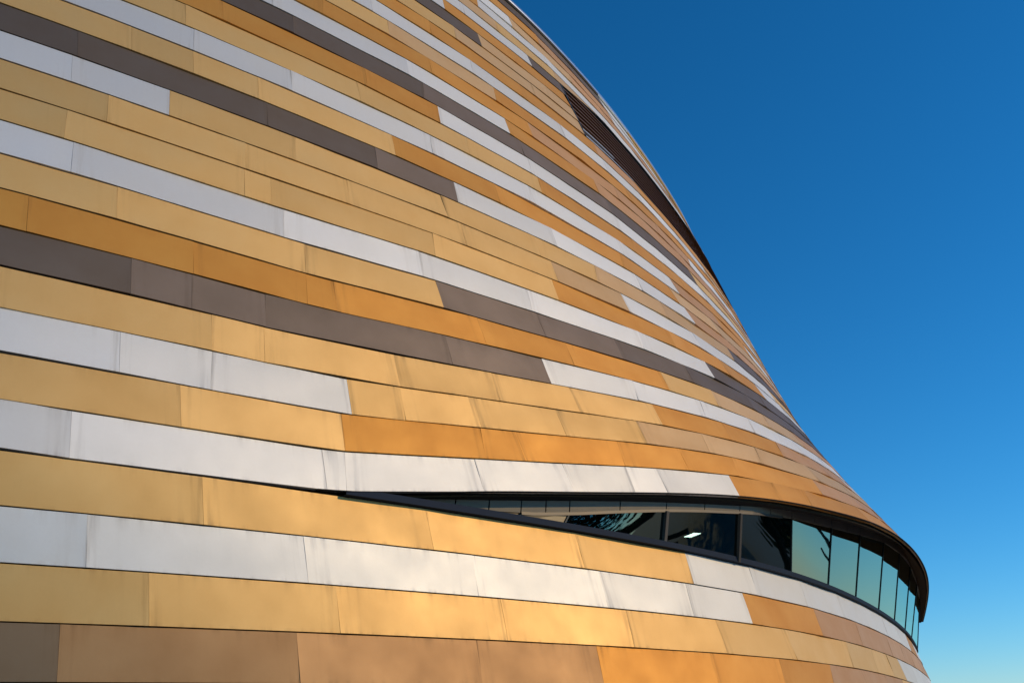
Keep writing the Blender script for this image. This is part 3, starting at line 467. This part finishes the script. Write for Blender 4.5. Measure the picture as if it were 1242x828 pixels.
# ---- ribbon window under the lip
tw = np.linspace(.176, T_MAX, 140)
def rUz(t):
    R, Z = rU(t); return R, Z
def lowr(t, dr, dz):
    R, Z = rL(t); return xyz(t, R+dr, Z+dz)
def upr(t, dr, dz):
    R, Z = rU(t); return xyz(t, R+dr, Z+dz)
def fade(t): return np.clip((t-.19)/.06, 0, 1)            # the opening grows from its tip
sl = MB()
hs = .165*np.clip((tw-.17)/.02, .25, 1)
R3, Z3 = rL(tw)
def sring(dr, dz): return xyz(tw, R3+dr, Z3+dz)
strip(sl, tw, [sring(-.02, .015), sring(.13, .03), sring(.125, .03+hs), sring(-.35, .05+hs), sring(-.35, -.05)], closed=True, smooth=False)
sill = attach(sl.build('window_sill', M_SILL), arena)
HEAD_T = np.array([0.19, 0.2, 0.225, 0.25, 0.275, 0.3, 0.325, 0.35, 0.375, 0.4, 0.425, 0.45, 0.475, 0.5, 0.525, 0.55, 0.575, 0.6, 0.625, 0.65, 0.675, 0.7, 0.725, 0.75, 0.775, 0.8, 0.83, 0.86, 0.9, 0.95, 1.0, 1.04, 1.08, 1.12, 1.16, 1.2])
HEAD_R = np.array([-0.5, -0.5, -0.5, -0.5, -0.5, -0.5, -0.5, -0.5, -0.5, -0.5, -0.5, -0.816, -1.159, -1.397, -1.567, -1.627, -1.566, -1.501, -1.432, -1.349, -1.259, -1.167, -1.077, -0.988, -0.961, -0.933, -0.892, -0.841, -0.764, -0.656, -0.536, -0.5, -0.5, -0.5, -0.5, -0.5])
HEAD_Z = np.array([0.051, 0.023, -0.066, -0.117, -0.131, -0.134, -0.149, -0.175, -0.196, -0.2, -0.156, -0.041, 0.1, 0.214, 0.303, 0.366, 0.4, 0.436, 0.488, 0.556, 0.634, 0.702, 0.762, 0.845, 0.956, 1.046, 1.067, 1.004, 0.878, 0.711, 0.557, 0.444, 0.323, 0.182, 0.041, -0.1])
GLASS_Z = np.array([0.029, -0.028, -0.224, -0.398, -0.494, -0.497, -0.462, -0.437, -0.43, -0.427, -0.393, -0.3, -0.181, -0.092, -0.026, 0.027, 0.067, 0.112, 0.174, 0.25, 0.337, 0.399, 0.406, 0.419, 0.479, 0.584, 0.678, 0.654, 0.528, 0.361, 0.274, 0.288, 0.212, 0.042, -0.129, -0.3])
def head(t): return np.interp(t, HEAD_T, HEAD_R), np.interp(t, HEAD_T, HEAD_Z)
def glass_top(t, dr=0, dz=0):
    R, Z = rU(t); return xyz(t, R+head(t)[0]-.08+dr, Z+np.interp(t, HEAD_T, GLASS_Z)+dz)
# soffit: black underside of the lip
so = MB()
tw2 = np.linspace(.165, T_MAX, 140)
Rl, Zl = rU(tw2); Rb, _ = rL(tw2)
insA = np.minimum(.5, .5+0*tw2)
HR, HZ = head(tw2)
def uring(dr, dz): return xyz(tw2, Rl+dr, Zl+dz)
strip(so, tw2, [uring(.035, .034), uring(.03, .012), uring(-.05, .0), uring(-.10, .01), uring(HR, HZ), uring(HR-.12, HZ)], smooth=False)
attach(so.build('lip_soffit', M_SOFFIT), arena)
def glass_bot(t, dr=0, dz=0):
    R, Z = rL(t); return xyz(t, R+.07*np.clip((t-.3)/.15, 0, 1)-.2*(1-np.clip((t-.3)/.1, 0, 1))+dr, Z+.05+dz)
hd = MB()
MUL = [0.19, 0.2335, 0.2675, 0.2948, 0.3564, 0.4117, 0.4788, 0.5522, 0.6196, 0.6984, 0.7726, 0.8669, 0.9518, 1.05, 1.19]       # glazing bars at the head
MULB = [0.19, 0.2335, 0.2579, 0.2891, 0.3565, 0.4207, 0.4868, 0.5525, 0.6216, 0.7029, 0.7832, 0.8624, 0.9356, 1.05, 1.19]  # and at the sill
for ta, tb_ in zip(MUL[:-1], MUL[1:]):
    mid = (ta+tb_)/2
    for a, b in ((ta+.0003, mid-.0003), (mid+.0003, tb_-.0003)):
        t = np.linspace(a, b, 4)
        R, Z = rU(t); hr, hz = head(t); gz = np.interp(t, HEAD_T, GLASS_Z)
        strip(hd, t, [xyz(t, R+hr-.02, Z+hz+.02), xyz(t, R+hr-.06, Z+gz+.02), xyz(t, R+hr-.2, Z+gz)], smooth=False)
attach(hd.build('window_head', M_HEAD), arena)
fr = MB()
t = np.linspace(.2675, .4627, 30)
strip(fr, t, [glass_top(t, .045, .05), glass_top(t, .055, -.035), glass_top(t, -.05, -.035)], smooth=False)
attach(fr.build('window_frame', M_FRAME), arena)
for i, (ta, tb_, ba, bb) in enumerate(zip(MUL[:-1], MUL[1:], MULB[:-1], MULB[1:])):
    g = MB(); e = .0008
    q = [glass_bot(np.array([ba+e]))[0], glass_bot(np.array([bb-e]))[0], glass_top(np.array([tb_-e]))[0], glass_top(np.array([ta+e]))[0]]
    q = [np.array(x) for x in q]
    solid = tb_ <= .2954
    cen = sum(q)/4; axis = np.array([U*CX, U*CY, cen[2]]); n = (cen-axis)/np.linalg.norm(cen-axis)*(-.012)
    back = [x+n for x in q]
    if solid:
        g.add(q+back, [(0, 1, 2, 3), (7, 6, 5, 4), (0, 4, 5, 1), (1, 5, 6, 2), (2, 6, 7, 3), (3, 7, 4, 0)], smooth=False)
        attach(g.build('infill_panel', M_INFILL), arena)
    else:
        k = np.linspace(0, 1, 7)[:, None, None]; l = np.linspace(0, 1, 7)[None, :, None]
        g.grid((1-k)*(1-l)*q[0]+k*(1-l)*q[1]+k*l*q[2]+(1-k)*l*q[3])
        o = attach(g.build('window_pane', M_GLASS), arena)
def bar(mb, A, B, side, out, w, d):
    c = []
    for P in (A, B):
        for sx, so_ in ((-1, 1), (1, 1), (1, -1), (-1, -1)): c.append(P+side*w*.5*sx+out*d*.5*so_)
    mb.add(c, [(0, 1, 5, 4), (1, 2, 6, 5), (2, 3, 7, 6), (3, 0, 4, 7), (3, 2, 1, 0), (4, 5, 6, 7)], smooth=False)
for tm, tb_ in list(zip(MUL, MULB))[3:-1]:
    A = glass_bot(np.array([tb_]))[0]; B = glass_top(np.array([tm]))[0]
    side = surf(np.array([tm+.001]), 3., True)[0]-surf(np.array([tm]), 3., True)[0]; side[2] = 0; side /= np.linalg.norm(side)
    out = np.cross(side, (B-A)/np.linalg.norm(B-A)); out /= np.linalg.norm(out)
    m_ = MB(); wide = .352 < tm < .42
    bar(m_, A, B, side, out, .065 if wide else .028, .10 if wide else .035)
    attach(m_.build('mullion', M_FRAME if wide else M_DFRAME), arena)
# room behind the glass
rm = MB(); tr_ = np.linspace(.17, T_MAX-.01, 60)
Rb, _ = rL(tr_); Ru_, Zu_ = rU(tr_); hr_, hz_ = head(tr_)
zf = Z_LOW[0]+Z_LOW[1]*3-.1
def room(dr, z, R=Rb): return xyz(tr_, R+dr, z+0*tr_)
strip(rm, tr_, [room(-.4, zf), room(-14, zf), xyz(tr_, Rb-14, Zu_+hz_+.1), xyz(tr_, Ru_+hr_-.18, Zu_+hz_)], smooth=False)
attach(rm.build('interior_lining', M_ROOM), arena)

# ---------------------------------------------------------------- things
# lamp seen through the glass, hung under the ceiling of the room
LP = np.array([U*6.15, U*35.0, U*6.62+EYE])
cl = empty('ceiling_light', LP, 'small lit white ceiling light seen through the dark window pane', 'ceiling light')
mb = MB(); ax = np.array([.93, .36, 0]); ay = np.array([-.36, .93, 0])
def box(mb, c, hx, hy, hz, ax=np.array([1., 0, 0]), ay=np.array([0, 1., 0]), az=np.array([0, 0, 1.])):
    p = [c+ax*hx*a+ay*hy*b+az*hz*d for d in (-1, 1) for a, b in ((-1, -1), (1, -1), (1, 1), (-1, 1))]
    mb.add(p, [(3, 2, 1, 0), (4, 5, 6, 7), (0, 1, 5, 4), (1, 2, 6, 5), (2, 3, 7, 6), (3, 0, 4, 7)], smooth=False)
box(mb, LP, .085, .19, .02, ax, ay)
o = attach(mb.build('housing', M_HEAD), cl)
mb = MB(); box(mb, LP-np.array([0, 0, .026]), .07, .17, .004, ax, ay); attach(mb.build('diffuser', emis('lit_diffuser', (.85, 1., .88), 14.)), cl)
mb = MB(); box(mb, LP+np.array([0, 0, .17]), .01, .01, .15); attach(mb.build('hanger', M_DFRAME), cl)

# plaza
m, nt, p, L = node_mat('plaza_paving')
tc = N(nt, 'ShaderNodeTexCoord'); br = N(nt, 'ShaderNodeTexBrick', Scale=1.6); L(tc.outputs['Object'], br.inputs['Vector'])
br.inputs['Color1'].default_value = (.17, .15, .13, 1); br.inputs['Color2'].default_value = (.20, .178, .152, 1); br.inputs['Mortar'].default_value = (.09, .085, .08, 1)
br.inputs['Mortar Size'].default_value = .01; L(br.outputs[0], p.inputs['Base Color']); p.inputs['Roughness'].default_value = .8
mb = MB(); mb.add([(-1500, -1500, 0), (1500, -1500, 0), (1500, 1500, 0), (-1500, 1500, 0)], [(0, 1, 2, 3)], smooth=False)
tag(mb.build('ground', m), kind='structure')

# trees across the plaza to the right (mirrored in the dark panes)
M_BARK = simple('bark', (.06, .045, .03), .9)
def leaf_mat(nm, c):
    m, nt, p, L = node_mat(nm); a = N(nt, 'ShaderNodeAttribute', attribute_name='tone')
    r = N(nt, 'ShaderNodeMapRange'); r.inputs[1].default_value = -1; r.inputs[3].default_value = .6; r.inputs[4].default_value = 1.4; L(a.outputs['Fac'], r.inputs[0])
    s = N(nt, 'ShaderNodeVectorMath', operation='SCALE'); s.inputs[0].default_value = c; L(r.outputs[0], s.inputs[3]); L(s.outputs[0], p.inputs['Base Color']); p.inputs['Roughness'].default_value = .6
    return m
M_LEAF = leaf_mat('leaves', (.035, .055, .018))
def tree(loc, h, rad, seed, label):
    rg = np.random.RandomState(seed)
    e = empty('tree', loc, label, 'tree', 'trees across the plaza')
    tk = MB(); K = 9
    def limb(A, B, ra, rb):
        d = B-A; d = d/np.linalg.norm(d); x = np.cross(d, [.3, .2, .9]); x /= np.linalg.norm(x); y = np.cross(d, x)
        an = np.linspace(0, 2*math.pi, K)
        P = np.stack([[c+r*(x*math.cos(a)+y*math.sin(a)) for a in an] for c, r in ((A, ra), ((A+B)/2+rg.randn(3)*.08, (ra+rb)/2), (B, rb))])
        tk.grid(P)
    b = np.array(loc, float); top = b+np.array([0, 0, h*.55])
    limb(b, top, h*.028, h*.016)
    cl_ = []
    for i in range(9):
        a = rg.rand()*6.28; s = b+np.array([0, 0, h*(.25+.3*rg.rand())]); q = b+np.array([math.cos(a)*rad*.6, math.sin(a)*rad*.6, h*(.5+.35*rg.rand())])
        limb(s, q, h*.011, h*.004); cl_.append(q)
    attach(tk.build('trunk', M_BARK), e)
    cr_ = MB()
    for i in range(46):
        u = rg.randn(3); u /= np.linalg.norm(u); c = b+np.array([0, 0, h*.62])+u*np.array([rad, rad, h*.36])*rg.rand()**.4
        n = 55; r = rad*(.22+.2*rg.rand()); tone = rg.uniform(-1, 1)
        for j in range(n):
            o_ = rg.randn(3); o_ /= np.linalg.norm(o_); o_ = c+o_*r*rg.rand()**.5; a = rg.randn(3); a /= np.linalg.norm(a); b2 = np.cross(a, rg.randn(3)); b2 /= np.linalg.norm(b2)
            s = .16+.16*rg.rand()
            cr_.add([o_-a*s, o_+b2*s*.6, o_+a*s, o_-b2*s*.6], [(0, 1, 2, 3)], tone=tone, smooth=False)
    attach(cr_.build('crown', M_LEAF), e)
W0 = np.array([4.5, 20., 0])
TREES = []
for i, (az, dist, h, rad) in enumerate([(79, 43, 21, 6), (83.5, 42, 20, 6), (88, 42, 19, 6), (94, 41, 16, 5.6), (100, 40, 13, 5), (106, 41, 14, 5), (112, 40, 12, 4.6), (118, 41, 11, 4.4), (97, 50, 18, 6), (104, 51, 15, 5.5), (112, 50, 13, 5), (120, 52, 12, 4.5)]):
    a = math.radians(az); q = W0+dist*np.array([math.sin(a), -math.cos(a), 0]); tree(q, h, rad, 20+i, 'leafy dark green tree standing across the plaza to the right of the arena')

# unseen stand-in added for the crane-like silhouette mirrored in the first bright pane
M_POLE = simple('dark_pole_metal', (.03, .03, .032), .5, .5)
B = np.array([25.6, 37.0, 0.])
crane = empty('crane_stand_in', B, 'dark crane-like stand-in with a cranked arm, added for its reflection in the glass', 'reflection stand-in')
def tube(mb, pts, rad, K=10):
    P = [np.array(p, float) for p in pts]; an = np.linspace(0, 2*math.pi, K); rings = []
    for i, c in enumerate(P):
        d = P[min(i+1, len(P)-1)]-P[max(i-1, 0)]; d /= np.linalg.norm(d); x = np.cross(d, [.9, .3, .1]); x /= np.linalg.norm(x); y = np.cross(d, x)
        r = rad[i] if isinstance(rad, list) else rad
        rings.append([c+r*(x*math.cos(a_)+y*math.sin(a_)) for a_ in an])
    mb.grid(np.array(rings))
mb = MB(); tube(mb, [B, B+[0, 0, .5], B+[0, 0, 5.6]], [.16, .13, .10]); attach(mb.build('pole', M_POLE), crane)
mb = MB(); tube(mb, [B+[0, 0, 5.5], B+[.5, -.35, 6.6], B+[1.0, -.7, 7.0]], [.10, .09, .08]); tube(mb, [B+[0, 0, 5.2], B+[.75, -.5, 6.1]], .06); attach(mb.build('arm', M_POLE), crane)
mb = MB(); box(mb, B+np.array([1.35, -.95, 7.05]), .55, .2, .14, np.array([.82, -.57, 0]), np.array([.57, .82, 0])); attach(mb.build('arm_end_block', M_POLE), crane)
mb = MB(); box(mb, B+np.array([0, 0, .03]), .28, .28, .03); attach(mb.build('base_plate', M_POLE), crane)

# ---------------------------------------------------------------- light
SUN_AZ, SUN_EL = 98., 26.           # clockwise from the camera's forward direction
a, e = math.radians(SUN_AZ), math.radians(SUN_EL)
sd = Vector((math.sin(a)*math.cos(e), math.cos(a)*math.cos(e), math.sin(e)))
su = bpy.data.lights.new('sun', 'SUN'); so = bpy.data.objects.new('sun', su); COL.objects.link(so)
su.energy = 1.88; su.angle = math.radians(.6); su.color = (1., .745, .40)
so.rotation_euler = sd.to_track_quat('Z', 'Y').to_euler()
w = bpy.data.worlds.new('World'); sc.world = w; w.use_nodes = True
nt = w.node_tree; bg = nt.nodes['Background']
sk = nt.nodes.new('ShaderNodeTexSky'); sk.sky_type = 'NISHITA'; sk.sun_disc = False
sk.sun_elevation = e; sk.sun_rotation = a; sk.dust_density = 0.; sk.ozone_density = 8.5; sk.air_density = 1.0; sk.altitude = 50
hs = nt.nodes.new('ShaderNodeHueSaturation'); hs.inputs['Saturation'].default_value = 1.14; hs.inputs['Hue'].default_value = .486
gm = nt.nodes.new('ShaderNodeGamma'); gm.inputs[1].default_value = 1.17
nt.links.new(sk.outputs[0], hs.inputs['Color']); nt.links.new(hs.outputs[0], gm.inputs[0]); nt.links.new(gm.outputs[0], bg.inputs[0])
bg.inputs[1].default_value = .106
vs = sc.view_settings; vs.view_transform = 'Standard'; vs.look = 'None'; vs.exposure = 0.; vs.gamma = 1.; vs.use_curve_mapping = False
sc.render.engine = 'CYCLES'; sc.cycles.max_bounces = 6; sc.cycles.use_denoising = True
